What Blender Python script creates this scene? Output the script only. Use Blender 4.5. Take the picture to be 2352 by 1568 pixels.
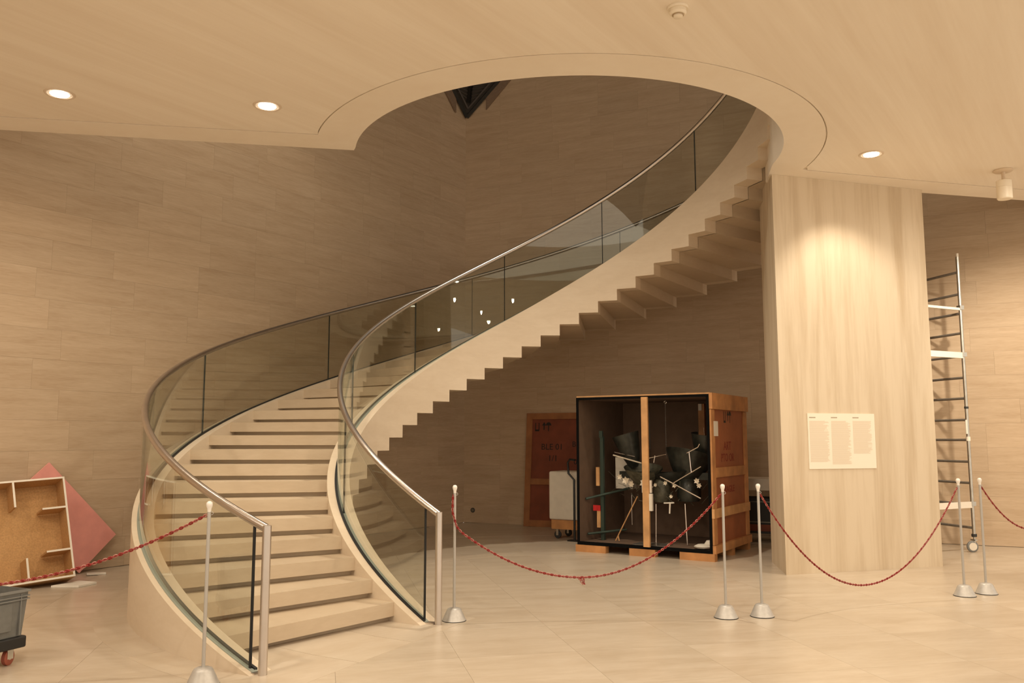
import bpy, bmesh, math, random
from mathutils import Vector, Matrix
random.seed(7)
R = math.radians
scene = bpy.context.scene
COL = scene.collection
for o in list(bpy.data.objects):
    bpy.data.objects.remove(o)

# ------------------------------------------------------------------ camera
F_PX, PITCH, ROLL, EYE = 1953.477, 0.11359, 0.00104, 1.6
cam = bpy.data.cameras.new('camera')
cam.sensor_width = 36.0
cam.lens = F_PX / 2352 * 36.0
cam.clip_start = 0.05
cam_o = bpy.data.objects.new('camera', cam)
COL.objects.link(cam_o)
c_, s_ = math.cos(PITCH), math.sin(PITCH)
right = Vector((1, 0, 0)); up = Vector((0, -s_, c_)); back = Vector((0, -c_, -s_))
r2 = right * math.cos(ROLL) - up * math.sin(ROLL)
u2 = right * math.sin(ROLL) + up * math.cos(ROLL)
M = Matrix((r2, u2, back)).transposed().to_4x4()
M.translation = Vector((0, 0, EYE))
cam_o.matrix_world = M
scene.camera = cam_o

# ------------------------------------------------------------------ world, exposure
w = bpy.data.worlds.new('world'); scene.world = w; w.use_nodes = True
w.node_tree.nodes['Background'].inputs[0].default_value = (1.0, 0.85, 0.68, 1)
w.node_tree.nodes['Background'].inputs[1].default_value = 1.2   # uniform fill glow standing in for the unseen foyer behind the photographer
vs = scene.view_settings
vs.view_transform = 'Standard'; vs.look = 'None'; vs.gamma = 1.0
vs.use_curve_mapping = False
vs.exposure = 0.12
scene.cycles.max_bounces = 9
scene.cycles.diffuse_bounces = 5
scene.cycles.transparent_max_bounces = 18
scene.cycles.adaptive_threshold = 0.025
LAMP = (1.0, 0.87, 0.69)           # warm lamp colour
P_DOWN = 113.0                     # power of a downlight (spot)
P_CYL = 560.0
P_WELL = 1280.0
P_VOID_FILL = 320.0

# ------------------------------------------------------------------ fitted geometry (metres)
CX, CY = 0.6556, 9.8445            # axis of the spiral stair
RI, RO = 2.5965, 4.495             # radius of glass / rails, inner and outer
RI0, RI1 = 2.474, 2.711            # inner stringer faces
RO0, RO1 = 4.375, 4.565            # outer stringer faces
TH0 = R(238.67)                    # angle of the newels
PITCH_S = 1.44958                  # rise per radian
RISE, DTH = 0.16427, R(6.49638)
NOS0 = R(231.153)                  # nosing of the first step
TIP_OFF = R(0.80)
HS = -0.0234                       # stringer top at TH0
HR = 0.972                         # rail centre at TH0
HC = 4.861                         # ceiling height
SLABTOP = 34 * RISE
NSTEP = 33
TH_END = R(13.0)
COR = Vector((-0.937, 16.699, 0))
DL = Vector((-0.5849, -0.8111, 0)) # along left wall, from the corner towards the viewer
DR = Vector((0.9101, -0.4145, 0))  # along right wall from the corner

# ------------------------------------------------------------------ materials
MAT = {}
def new_mat(name):
    m = bpy.data.materials.new(name); m.use_nodes = True
    MAT[name] = m
    nt = m.node_tree
    return m, nt, nt.nodes['Principled BSDF']

def plain(name, col, rough=0.5, metal=0.0, spec=0.5, noise=0.0, nscale=20.0, emit=None):
    m, nt, b = new_mat(name)
    b.inputs['Roughness'].default_value = rough
    b.inputs['Metallic'].default_value = metal
    b.inputs['Specular IOR Level'].default_value = spec
    if noise > 0:
        tc = nt.nodes.new('ShaderNodeTexCoord')
        n = nt.nodes.new('ShaderNodeTexNoise'); n.inputs['Scale'].default_value = nscale; n.inputs['Detail'].default_value = 5
        nt.links.new(tc.outputs['Object'], n.inputs['Vector'])
        r = nt.nodes.new('ShaderNodeValToRGB')
        r.color_ramp.elements[0].position = 0.3; r.color_ramp.elements[1].position = 0.7
        r.color_ramp.elements[0].color = tuple(c * (1 - noise) for c in col) + (1,)
        r.color_ramp.elements[1].color = tuple(min(1, c * (1 + noise)) for c in col) + (1,)
        nt.links.new(n.outputs['Fac'], r.inputs['Fac'])
        nt.links.new(r.outputs['Color'], b.inputs['Base Color'])
    else:
        b.inputs['Base Color'].default_value = tuple(col) + (1,)
    if emit:
        b.inputs['Emission Color'].default_value = tuple(emit[0]) + (1,)
        b.inputs['Emission Strength'].default_value = emit[1]
    return m

def stone(name, light, dark, scale=(1, 1, 8), freq=1.6, vary=0.06, rough=0.6, spec=0.35, rot=0.0, lo=0.35, hi=0.68, bump=0.02, fine=0.25, world=True):
    """limestone: elongated veins, every piece with its own tone and its own cut of the veining"""
    m, nt, b = new_mat(name); L = nt.links.new; N = nt.nodes.new
    if world:
        g = N('ShaderNodeNewGeometry'); src = g.outputs['Position']
    else:
        g = N('ShaderNodeTexCoord'); src = g.outputs['Object']
    oi = N('ShaderNodeObjectInfo')
    off = N('ShaderNodeMath'); off.operation = 'MULTIPLY'; off.inputs[1].default_value = 53.0
    L(oi.outputs['Random'], off.inputs[0])
    cmb = N('ShaderNodeCombineXYZ')
    for i in range(3): L(off.outputs[0], cmb.inputs[i])
    add = N('ShaderNodeVectorMath'); add.operation = 'ADD'
    rotn = N('ShaderNodeMapping'); rotn.inputs['Rotation'].default_value = (0, 0, rot)
    L(src, rotn.inputs['Vector'])
    scl = N('ShaderNodeMapping'); scl.inputs['Scale'].default_value = scale
    L(rotn.outputs[0], scl.inputs['Vector'])
    L(scl.outputs[0], add.inputs[0]); L(cmb.outputs[0], add.inputs[1])
    n1 = N('ShaderNodeTexNoise'); n1.inputs['Scale'].default_value = freq; n1.inputs['Detail'].default_value = 7
    n1.inputs['Roughness'].default_value = 0.6; n1.inputs['Distortion'].default_value = 0.4
    L(add.outputs[0], n1.inputs['Vector'])
    n2 = N('ShaderNodeTexNoise'); n2.inputs['Scale'].default_value = freq * 7; n2.inputs['Detail'].default_value = 4
    L(add.outputs[0], n2.inputs['Vector'])
    mx = N('ShaderNodeMix'); mx.data_type = 'FLOAT'; mx.inputs['Factor'].default_value = fine
    L(n1.outputs['Fac'], mx.inputs['A']); L(n2.outputs['Fac'], mx.inputs['B'])
    rp = N('ShaderNodeValToRGB')
    rp.color_ramp.elements[0].position = lo; rp.color_ramp.elements[0].color = tuple(dark) + (1,)
    rp.color_ramp.elements[1].position = hi; rp.color_ramp.elements[1].color = tuple(light) + (1,)
    L(mx.outputs['Result'], rp.inputs['Fac'])
    mr = N('ShaderNodeMapRange'); mr.inputs['To Min'].default_value = 1 - vary; mr.inputs['To Max'].default_value = 1 + vary
    L(oi.outputs['Random'], mr.inputs['Value'])
    hsv = N('ShaderNodeHueSaturation'); L(rp.outputs['Color'], hsv.inputs['Color']); L(mr.outputs[0], hsv.inputs['Value'])
    L(hsv.outputs[0], b.inputs['Base Color'])
    b.inputs['Roughness'].default_value = rough
    b.inputs['Specular IOR Level'].default_value = spec
    if bump:
        bp = N('ShaderNodeBump'); bp.inputs['Strength'].default_value = bump; bp.inputs['Distance'].default_value = 0.02
        L(n2.outputs['Fac'], bp.inputs['Height']); L(bp.outputs[0], b.inputs['Normal'])
    return m

stone('stone_wall', (0.60, 0.465, 0.325), (0.48, 0.35, 0.228), (1.0, 1.0, 10.0), 1.25, 0.036, 0.62, 0.3, fine=0.35)
stone('stone_floor', (0.59, 0.512, 0.412), (0.475, 0.39, 0.29), (1.2, 5.0, 1), 1.1, 0.035, 0.30, 0.5, rot=-R(12.4), bump=0.0)
stone('stone_border', (0.60, 0.522, 0.42), (0.515, 0.425, 0.32), (1.2, 4.0, 1), 1.1, 0.03, 0.30, 0.5, rot=-R(40), bump=0.0)
stone('stone_stair', (0.74, 0.63, 0.49), (0.65, 0.535, 0.40), (1.0, 1.0, 3.5), 1.4, 0.03, 0.45, 0.4, lo=0.28)
stone('stone_pillar', (0.68, 0.575, 0.43), (0.50, 0.385, 0.25), (5.0, 5.0, 0.35), 1.0, 0.0, 0.6, 0.3, lo=0.24, hi=0.55, fine=0.18)
stone('plaster_ceiling', (0.87, 0.80, 0.69), (0.79, 0.70, 0.58), (0.16, 3.2, 1), 1.1, 0.0, 0.75, 0.2, rot=-R(55), lo=0.3, hi=0.62, fine=0.22)
stone('plaster_border', (0.86, 0.79, 0.68), (0.81, 0.725, 0.605), (1, 1, 1), 1.0, 0.0, 0.7, 0.2)
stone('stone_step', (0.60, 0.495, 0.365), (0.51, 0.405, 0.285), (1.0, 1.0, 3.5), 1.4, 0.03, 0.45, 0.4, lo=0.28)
plain('joint_dark', (0.25, 0.17, 0.11), 0.9)
plain('roof_dark', (0.05, 0.042, 0.035), 0.8)
plain('upper_shell', (0.35, 0.27, 0.20), 0.8)
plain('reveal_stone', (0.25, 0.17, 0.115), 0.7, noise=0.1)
plain('black_metal', (0.012, 0.012, 0.012), 0.4, 0.2)
plain('dark_slat', (0.06, 0.05, 0.045), 0.6)
plain('steel', (0.62, 0.57, 0.53), 0.30, 1.0, noise=0.05, nscale=6)
plain('galvanised', (0.55, 0.54, 0.50), 0.38, 1.0, noise=0.12, nscale=14)
plain('rung_metal', (0.22, 0.195, 0.165), 0.5, 0.2, noise=0.1)
plain('shoe_metal', (0.33, 0.36, 0.31), 0.5, 0.3)
plain('gasket', (0.008, 0.009, 0.010), 0.5)
plain('glass_edge', (0.012, 0.03, 0.022), 0.25)
plain('grey_paint', (0.50, 0.48, 0.45), 0.42, 0.35, noise=0.08, nscale=30)
plain('pole_paint', (0.45, 0.43, 0.40), 0.45, 0.3)
plain('ball_white', (0.82, 0.79, 0.74), 0.3, 0.1)
plain('red_plastic', (0.27, 0.014, 0.012), 0.4)
plain('pale_plastic', (0.45, 0.20, 0.16), 0.4)
plain('pine', (0.50, 0.235, 0.085), 0.6, noise=0.22, nscale=5)
plain('pine_light', (0.60, 0.33, 0.14), 0.6, noise=0.18, nscale=6)
plain('plywood_red', (0.34, 0.105, 0.035), 0.6, noise=0.15, nscale=4)
plain('pine_shaded', (0.34, 0.14, 0.05), 0.6, noise=0.2, nscale=5)  # pine of the lid frame, its shadow put into the colour
plain('plywood_dark', (0.22, 0.055, 0.024), 0.65, noise=0.15, nscale=4)  # red-brown ply, deepened because the lid stands in shadow
plain('seal_black', (0.004, 0.004, 0.004), 0.9, spec=0.1)
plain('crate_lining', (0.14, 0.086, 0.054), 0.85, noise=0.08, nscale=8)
plain('particle_board', (0.50, 0.285, 0.115), 0.75, noise=0.14, nscale=60)
plain('white_edge', (0.80, 0.74, 0.64), 0.5)
plain('pink_board', (0.78, 0.33, 0.285), 0.6, noise=0.05, nscale=8)
plain('pink_edge', (0.80, 0.38, 0.32), 0.6)
plain('bin_grey', (0.155, 0.155, 0.145), 0.5, noise=0.12, nscale=20)
plain('bin_rim', (0.20, 0.20, 0.19), 0.45)
plain('black_plastic', (0.012, 0.011, 0.011), 0.5)
plain('red_wheel', (0.33, 0.085, 0.05), 0.5)
plain('rubber', (0.03, 0.03, 0.03), 0.6)
plain('foam_white', (0.72, 0.66, 0.56), 0.8, noise=0.05, nscale=9)
plain('paper_white', (0.80, 0.76, 0.68), 0.7)
plain('panel_cream', (0.86, 0.79, 0.66), 0.55)
plain('panel_ink', (0.74, 0.645, 0.51), 0.7)
plain('ink_head', (0.42, 0.35, 0.26), 0.7)
plain('stencil_black', (0.02, 0.015, 0.012), 0.7)
plain('stencil_red', (0.22, 0.022, 0.014), 0.7)
plain('green_steel', (0.05, 0.075, 0.06), 0.45, 0.4)
plain('sculpt_dark', (0.035, 0.037, 0.03), 0.32, 0.3, noise=0.4, nscale=12)
plain('sculpt_olive', (0.10, 0.095, 0.065), 0.45, 0.2, noise=0.4, nscale=18)
plain('rod_chrome', (0.75, 0.68, 0.62), 0.22, 1.0)
plain('petal', (0.75, 0.66, 0.52), 0.5)
plain('red_tape', (0.55, 0.02, 0.02), 0.5)
plain('white_metal', (0.80, 0.74, 0.64), 0.45)
plain('lamp_trim', (0.70, 0.58, 0.44), 0.5)
plain('lamp_reflector', (0.75, 0.72, 0.68), 0.25, 0.9)
plain('lamp_glow', (1, 1, 1), 0.5, emit=((1.0, 0.93, 0.82), 14.0))
plain('detector', (0.84, 0.76, 0.62), 0.4)
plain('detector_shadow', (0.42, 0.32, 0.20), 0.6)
plain('case_dark', (0.03, 0.028, 0.025), 0.6)
plain('case_edge', (0.22, 0.20, 0.16), 0.4, 0.6)
plain('socket_dark', (0.05, 0.045, 0.04), 0.4)

# tinted laminated glass: see-through with a symmetric Schlick reflection
m, nt, b = new_mat('rail_glass')
nt.nodes.remove(b); L = nt.links.new; N = nt.nodes.new
tr = N('ShaderNodeBsdfTransparent'); tr.inputs[0].default_value = (0.875, 0.882, 0.85, 1)
gl = N('ShaderNodeBsdfGlossy'); gl.inputs['Roughness'].default_value = 0.01; gl.inputs['Color'].default_value = (0.95, 0.97, 0.93, 1)
lw = N('ShaderNodeLayerWeight'); lw.inputs[0].default_value = 0.5
pw = N('ShaderNodeMath'); pw.operation = 'POWER'; pw.inputs[1].default_value = 4.5; L(lw.outputs['Facing'], pw.inputs[0])
ma = N('ShaderNodeMath'); ma.operation = 'MULTIPLY_ADD'; ma.inputs[1].default_value = 0.85; ma.inputs[2].default_value = 0.055; L(pw.outputs[0], ma.inputs[0])
mix = N('ShaderNodeMixShader'); L(ma.outputs[0], mix.inputs[0]); L(tr.outputs[0], mix.inputs[1]); L(gl.outputs[0], mix.inputs[2])
L(mix.outputs[0], nt.nodes['Material Output'].inputs[0])

# ------------------------------------------------------------------ builders
class MB:
    """collects geometry; build() links it as ONE mesh object"""
    def __init__(self): self.v = []; self.f = []; self.mi = []
    def add(self, vs, fs, mi=0):
        n = len(self.v); self.v += [tuple(p) for p in vs]
        for f in fs: self.f.append([i + n for i in f]); self.mi.append(mi)
    def box(self, x0, x1, y0, y1, z0, z1, mi=0, mtx=None):
        vs = [(x, y, z) for z in (z0, z1) for y in (y0, y1) for x in (x0, x1)]
        if mtx: vs = [mtx @ Vector(p) for p in vs]
        self.add(vs, [(0, 2, 3, 1), (4, 5, 7, 6), (0, 1, 5, 4), (2, 6, 7, 3), (0, 4, 6, 2), (1, 3, 7, 5)], mi)
        return self
    def tube(self, pts, r, n=10, mi=0, caps=True, closed=False):
        pts = [Vector(p) for p in pts]; rings = []; m = len(pts)
        rr = r if isinstance(r, (list, tuple)) else [r] * m
        prev = None
        for i, p in enumerate(pts):
            if closed: d = pts[(i + 1) % m] - pts[i - 1]
            else: d = pts[min(i + 1, m - 1)] - pts[max(i - 1, 0)]
            d.normalize()
            if prev is None:
                a = Vector((0, 0, 1)) if abs(d.z) < 0.9 else Vector((1, 0, 0))
                u = d.cross(a).normalized()
            else:
                u = (prev - d * prev.dot(d)).normalized()
            prev = u; v = d.cross(u)
            rings.append([p + (u * math.cos(2 * math.pi * k / n) + v * math.sin(2 * math.pi * k / n)) * rr[i] for k in range(n)])
        base = len(self.v); self.v += [tuple(q) for rg in rings for q in rg]
        for i in range(m if closed else m - 1):
            j = (i + 1) % m
            for k in range(n):
                k2 = (k + 1) % n
                self.f.append([base + i * n + k, base + i * n + k2, base + j * n + k2, base + j * n + k]); self.mi.append(mi)
        if caps and not closed:
            self.f.append([base + k for k in range(n)][::-1]); self.mi.append(mi)
            self.f.append([base + (m - 1) * n + k for k in range(n)]); self.mi.append(mi)
        return self
    def lathe(self, prof, n=24, loc=(0, 0, 0), mi=0, mtx=None):
        base = len(self.v); m = len(prof)
        for r, z in prof:
            for k in range(n):
                a = 2 * math.pi * k / n
                p = Vector((loc[0] + r * math.cos(a), loc[1] + r * math.sin(a), loc[2] + z))
                self.v.append(tuple(mtx @ p if mtx else p))
        for i in range(m - 1):
            for k in range(n):
                k2 = (k + 1) % n
                self.f.append([base + i * n + k, base + i * n + k2, base + (i + 1) * n + k2, base + (i + 1) * n + k]); self.mi.append(mi)
        self.f.append([base + k for k in range(n)][::-1]); self.mi.append(mi)
        self.f.append([base + (m - 1) * n + k for k in range(n)]); self.mi.append(mi)
        return self
    def prism(self, poly, z0, z1, mi=0):
        n = len(poly)
        vs = [(x, y, z0) for x, y in poly] + [(x, y, z1) for x, y in poly]
        fs = [list(range(n))[::-1], [n + i for i in range(n)]] + [[i, (i + 1) % n, n + (i + 1) % n, n + i] for i in range(n)]
        self.add(vs, fs, mi); return self
    def mesh(self, name, mats, smooth=False):
        me = bpy.data.meshes.new(name)
        me.from_pydata(self.v, [], self.f)
        for mn in (mats if isinstance(mats, (list, tuple)) else [mats]): me.materials.append(MAT[mn])
        for p, i in zip(me.polygons, self.mi): p.material_index = i
        bm = bmesh.new(); bm.from_mesh(me)
        bmesh.ops.recalc_face_normals(bm, faces=bm.faces)
        big = [f for f in bm.faces if len(f.verts) > 12]
        if big: bmesh.ops.triangulate(bm, faces=big)
        bm.to_mesh(me); bm.free()
        if smooth:
            for p in me.polygons: p.use_smooth = True
            me.set_sharp_from_angle(angle=R(38))
        me.update()
        return me
    def build(self, name, mats, parent=None, smooth=False, loc=None):
        return link(name, self.mesh(name, mats, smooth), parent, loc)

def link(name, me, parent=None, loc=None, rot=None):
    o = bpy.data.objects.new(name, me); COL.objects.link(o)
    if parent: o.parent = parent
    if loc is not None: o.location = loc
    if rot is not None: o.rotation_euler = rot
    return o

def tag(o, label=None, cat=None, group=None, kind=None):
    if label: o['label'] = label
    if cat: o['category'] = cat
    if group: o['group'] = group
    if kind: o['kind'] = kind
    return o

def empty(name, loc=(0, 0, 0), rz=0.0, label=None, cat=None, group=None, kind=None, rot=None):
    o = bpy.data.objects.new(name, None); COL.objects.link(o)
    o.empty_display_size = 0.1
    o.location = loc; o.rotation_euler = rot if rot else (0, 0, rz)
    return tag(o, label, cat, group, kind)

def copy_tree(o, parent=None):
    c = o.copy(); COL.objects.link(c); c.parent = parent
    for ch in list(o.children): copy_tree(ch, c)
    return c

def text_mesh(s, size, mat, align='CENTER'):
    cu = bpy.data.curves.new('lettering', 'FONT'); cu.body = s; cu.size = size
    cu.align_x = align; cu.align_y = 'CENTER'; cu.extrude = 0.0008; cu.resolution_u = 3
    o = bpy.data.objects.new('lettering_tmp', cu); COL.objects.link(o)
    bpy.context.view_layer.update()
    me = bpy.data.meshes.new_from_object(o.evaluated_get(bpy.context.evaluated_depsgraph_get()))
    me.materials.clear(); me.materials.append(MAT[mat])
    bpy.data.objects.remove(o)
    return me

def bevel(o, w=0.004, seg=2):
    md = o.modifiers.new('bevel', 'BEVEL'); md.width = w; md.segments = seg; md.limit_method = 'ANGLE'
    return o

def polar(r, a, cx=0.0, cy=0.0): return (cx + r * math.cos(a), cy + r * math.sin(a))

# ================================================================== FLOOR
fl = MB().box(-16, 12, -6, 18, -0.30, -0.006).build('floor', 'stone_floor'); tag(fl, kind='structure')
FU = Vector((math.cos(R(12.4)), math.sin(R(12.4)), 0)); FV = Vector((-FU.y, FU.x, 0)); TS = 0.895
tile_me = MB().box(-TS / 2 + .0008, TS / 2 - .0008, -TS / 2 + .0008, TS / 2 - .0008, -0.0055, 0).mesh('floor_tile', 'stone_floor')
def inside_room(p, m=0.0):
    d = p - COR; nl = Vector((-DL.y, DL.x, 0)); nr = Vector((-DR.y, DR.x, 0))
    return d.dot(nl) > m and d.dot(-nr) > m
s0, t0 = 1.008, 6.40
for i in range(-10, 12):
    for j in range(-3, 13):
        c = FU * (s0 + (i + .5) * TS) + FV * (t0 + (j + .5) * TS)
        zc = c.y
        if zc < 4.6 or abs(c.x) > 0.62 * zc + 1.0: continue
        if not inside_room(c, 0.10): continue
        link('floor_tile', tile_me, fl, (c.x, c.y, 0), (0, 0, R(12.4)))
# stone border that follows the stair
def sector(r0, r1, a0, a1, n=6):
    return [polar(r0, a0 + (a1 - a0) * k / n) for k in range(n + 1)] + [polar(r1, a1 + (a0 - a1) * k / n) for k in range(n + 1)]
bd = empty('floor_border', (CX, CY, 0), kind='structure'); bd.parent = fl
for k in range(9):
    a1 = TH0 + R(4.6) - k * R(19.5)
    MB().prism(sector(RO1 - 0.02, 4.846, a1, a1 - R(19.4)), -0.0050, 0.0012).build('border_stone', 'stone_border', bd)
    if k < 9: MB().prism(sector(2.20, RI0 + 0.02, a1, a1 - R(19.4)), -0.0050, 0.0012).build('border_stone', 'stone_border', bd)
for (ra, rb) in ((RI0, 3.22), (3.225, 3.92), (3.925, 4.846)):
    MB().prism(sector(ra + .002, rb - .002, TH0 + R(4.7), TH0 - R(8.5), 2), -0.0050, 0.0014).build('border_stone', 'stone_border', bd)

# ================================================================== WALLS
def wall_box(name, a, b, h, th, mat, front_off):
    """wall from a to b (the room lies on the left of a->b), front face pushed back by front_off"""
    d = (b - a).normalized(); n = Vector((-d.y, d.x, 0))
    p = [a - n * front_off, b - n * front_off, b - n * (front_off + th), a - n * (front_off + th)]
    o = MB().prism([(q.x, q.y) for q in p], -0.3, h).build(name, mat); tag(o, kind='structure'); return o
WH = 11.0
wl_end = COR + DL * 24; wr_end = COR + DR * 13.2
wL = wall_box('wall_left', COR, wl_end, WH, 0.4, 'stone_wall', 0.012)
wR = wall_box('wall_right', wr_end, COR, WH, 0.4, 'stone_wall', 0.012)
CH = 0.365
lens = [0.78, 0.95, 1.10, 1.25]
stone_me = [MB().box(-l / 2 + .0006, l / 2 - .0006, -0.0115, 0, .0006, CH - .0006).mesh('wall_stone', 'stone_wall') for l in lens]
def clad(wall, d, rz, smax, zlim):
    for c in range(24):
        s = 0.0; z = c * CH
        first = True
        while s < smax:
            k = random.randrange(4)
            l = lens[k]
            if first and c % 2: k = 0; l = lens[0]
            first = False
            ctr = s + l / 2
            if z + CH < zlim(ctr) + 0.05:
                p = COR + d * ctr
                dz = random.uniform(-0.0003, 0.0003)
                nrm = Vector((math.cos(rz - math.pi / 2), math.sin(rz - math.pi / 2), 0))
                link('wall_stone', stone_me[k], wall, (p.x + nrm.x * dz, p.y + nrm.y * dz, z), (0, 0, rz))
            s += l
rzL = math.atan2(-DL.y, -DL.x); rzR = math.atan2(DR.y, DR.x)
clad(wL, DL, rzL, 9.6, lambda s: 8.8 if s < 3.2 else (7.0 if s < 6.5 else 6.2))
clad(wR, DR, rzR, 10.2, lambda s: 8.8 if s < 7.0 else 6.2)

# flat roof far up, dark at night, and the louvred glass corner
rf = MB().box(-16, 12, -6, 18, WH, WH + .2).build('ceiling_roof', 'roof_dark'); tag(rf, kind='structure')
V = Vector((COR.x + .02, COR.y - .05, 8.09))
A = V + DL * 2.6 + Vector((0, 0, 2.6)); B = V + DR * 2.6 + Vector((0, 0, 2.35))
sk = empty('window_1', V, kind='structure')
nrm = (A - V).cross(B - V).normalized()
if nrm.z > 0: nrm = -nrm
a_, b_ = A - V, B - V
def tri_plate(p, q, r, t, n):
    mbb = MB(); vs = [p, q, r, p - n * t, q - n * t, r - n * t]
    mbb.add(vs, [(0, 1, 2), (3, 5, 4), (0, 3, 4, 1), (1, 4, 5, 2), (2, 5, 3, 0)]); return mbb
tri_plate(Vector((0, 0, 0)), a_, b_, 0.06, nrm).build('pane', 'roof_dark', sk)
def bar(p, q, w, name, mat, off=0.0):
    MB().tube([p + nrm * off, q + nrm * off], w, 4).build(name, mat, sk)
bar(Vector((0, 0, 0)), a_, 0.045, 'frame_bar', 'black_metal', 0.02)
bar(Vector((0, 0, 0)), b_, 0.045, 'frame_bar', 'black_metal', 0.02)
mid = (a_ + b_) * 0.5
ins = mid * 0.06
bar(ins, a_ * 0.93 + ins, 0.022, 'frame_bar', 'dark_slat', 0.03)
bar(ins, b_ * 0.93 + ins, 0.022, 'frame_bar', 'dark_slat', 0.03)
bar(mid * 0.10, mid, 0.05, 'mullion', 'black_metal', 0.03)
sl = MB()
for k in range(5, 40):
    t = k / 40
    sl.tube([a_ * t * .92 + mid * .04 + nrm * .03, mid * t * .96 + nrm * .03], 0.010, 4)
    sl.tube([mid * t * .96 + nrm * .03, b_ * t * .92 + mid * .04 + nrm * .03], 0.010, 4)
tag(sl.build('louvre_slat', 'dark_slat', sk), kind='stuff')
for d, s0_, nm in ((DL, 0.34, rzL), (DR, 0.44, rzR)):
    n_in = Vector((math.cos(nm - math.pi / 2), math.sin(nm - math.pi / 2), 0))
    pts = [(s0_, s0_ - .36), (2.6, 2.6 - .36), (2.6, 2.6 + .02), (s0_, s0_ + .02)]
    vs = []
    for off in (0.004, 0.03):
        for (s, zz) in pts:
            vs.append(d * s + Vector((0, 0, zz * (.97 if d is DR else 1.0))) + n_in * (off - 0.02))
    MB().add(vs, [(0, 1, 2, 3), (4, 7, 6, 5), (0, 4, 5, 1), (1, 5, 6, 2), (2, 6, 7, 3), (3, 7, 4, 0)]) or None
    mb_ = MB(); mb_.add(vs, [(0, 1, 2, 3), (4, 7, 6, 5), (0, 4, 5, 1), (1, 5, 6, 2), (2, 6, 7, 3), (3, 7, 4, 0)])
    mb_.build('reveal_panel', 'reveal_stone', sk)

# ================================================================== CEILING SLAB with the round bay
def arc(r, a0, a1, n=72): return [polar(r, a0 + (a1 - a0) * k / n, 0.649, 9.845) for k in range(n + 1)]
edge_l = [(-6.90, 8.451), (-1.797, 9.373)]
rim = arc(2.476, R(190.95), R(362.9))
edge_r = [(3.26, 10.62), (5.50, 11.09), (9.36, 11.985)]
jl = [(-7.15, 8.012), (-2.091, 8.856)]
jring = arc(2.925, R(199.85), R(364.9))
jr = [(5.182, 10.531), (6.016, 10.741), (9.60, 11.643)]
outer = [(11.3, 11.1), (11.3, -5.4), (-15.1, -5.4), (-14.9, -2.6)]
core = edge_l + rim[1:-1] + edge_r + outer
main = jl + jring[1:-1] + [(3.619, 10.102)] + jr + outer
g = 0.022
border = edge_l + rim[1:-1] + [(3.14, 9.97)] + edge_r + [(9.58, 11.65 + g)] + [(6.016, 10.741 + g), (5.182, 10.531 + g), (3.619 - .004, 10.102 + g)] + \
         arc(2.925 - .013, R(364.7), R(199.9)) + [(-2.091, 8.856 + g), (-7.13, 8.012 + g)]
ce = MB().prism(core, HC + 0.03, SLABTOP).build('ceiling', 'plaster_border'); tag(ce, kind='structure')
MB().prism(main, HC, HC + 0.0299).build('ceiling_panel', 'plaster_ceiling', ce)
MB().prism(border, HC, HC + 0.0299).build('ceiling_border', 'plaster_border', ce)

# ================================================================== PILLAR (wall pier under the landing)
pil = [(3.23, 10.27), (5.416, 10.945), (5.56, 11.98), (3.385, 11.34)]
pi_o = MB().prism(pil, 0, HC - 0.001).build('wall_pier', 'stone_pillar'); tag(pi_o, kind='structure')
# the far part of the pier rises past the slab edge into the stair well
MB().prism([(3.246, 10.38), (3.5, 10.50), (3.62, 11.41), (3.385, 11.34)], HC - .001, SLABTOP + .02).build('pier_head', 'stone_pillar', pi_o)

# ================================================================== SPIRAL STAIR
st = empty('spiral_staircase', (CX, CY, 0), label='pale stone spiral staircase with glass balustrades rising through the round ceiling opening', cat='staircase')
nos = lambda k: NOS0 - k * DTH
tipa = lambda k: nos(k) + TIP_OFF
REC = R(1.5)
for k in range(NSTEP):
    zt = (k + 1) * RISE
    zs = max(0.0, zt - 0.5205)
    q = [(nos(k), zt), (nos(k), zt - .118), (nos(k) - REC, zt - .118), (nos(k) - REC, max(0, zt - .26)), (tipa(k), max(0, zt - .26)),
         (tipa(k), zs), (tipa(k + 1), zs), (tipa(k + 1), max(0, zt - .26 + RISE)), (nos(k + 1) - REC, max(0, zt - .26 + RISE)), (nos(k + 1) - REC, zt)]
    if zt - .26 <= 0: q = [p for i, p in enumerate(q) if i not in (4, 5)]
    if k == 0: q[2] = (nos(k) - REC, zt - .118)
    mb_ = MB(); n = len(q)
    vs = []
    for r in (RI1 - 0.012, RO0 + 0.012):
        for (a, z) in q: vs.append((r * math.cos(a), r * math.sin(a), z))
    fs = [list(range(n)), [n + i for i in range(n)][::-1]] + [[i, n + i, n + (i + 1) % n, (i + 1) % n] for i in range(n)]
    mb_.add(vs, fs)
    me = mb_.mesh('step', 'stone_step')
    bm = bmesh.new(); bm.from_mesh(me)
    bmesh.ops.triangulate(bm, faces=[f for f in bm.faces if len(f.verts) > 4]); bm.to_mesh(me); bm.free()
    link('step', me, st)

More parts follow.
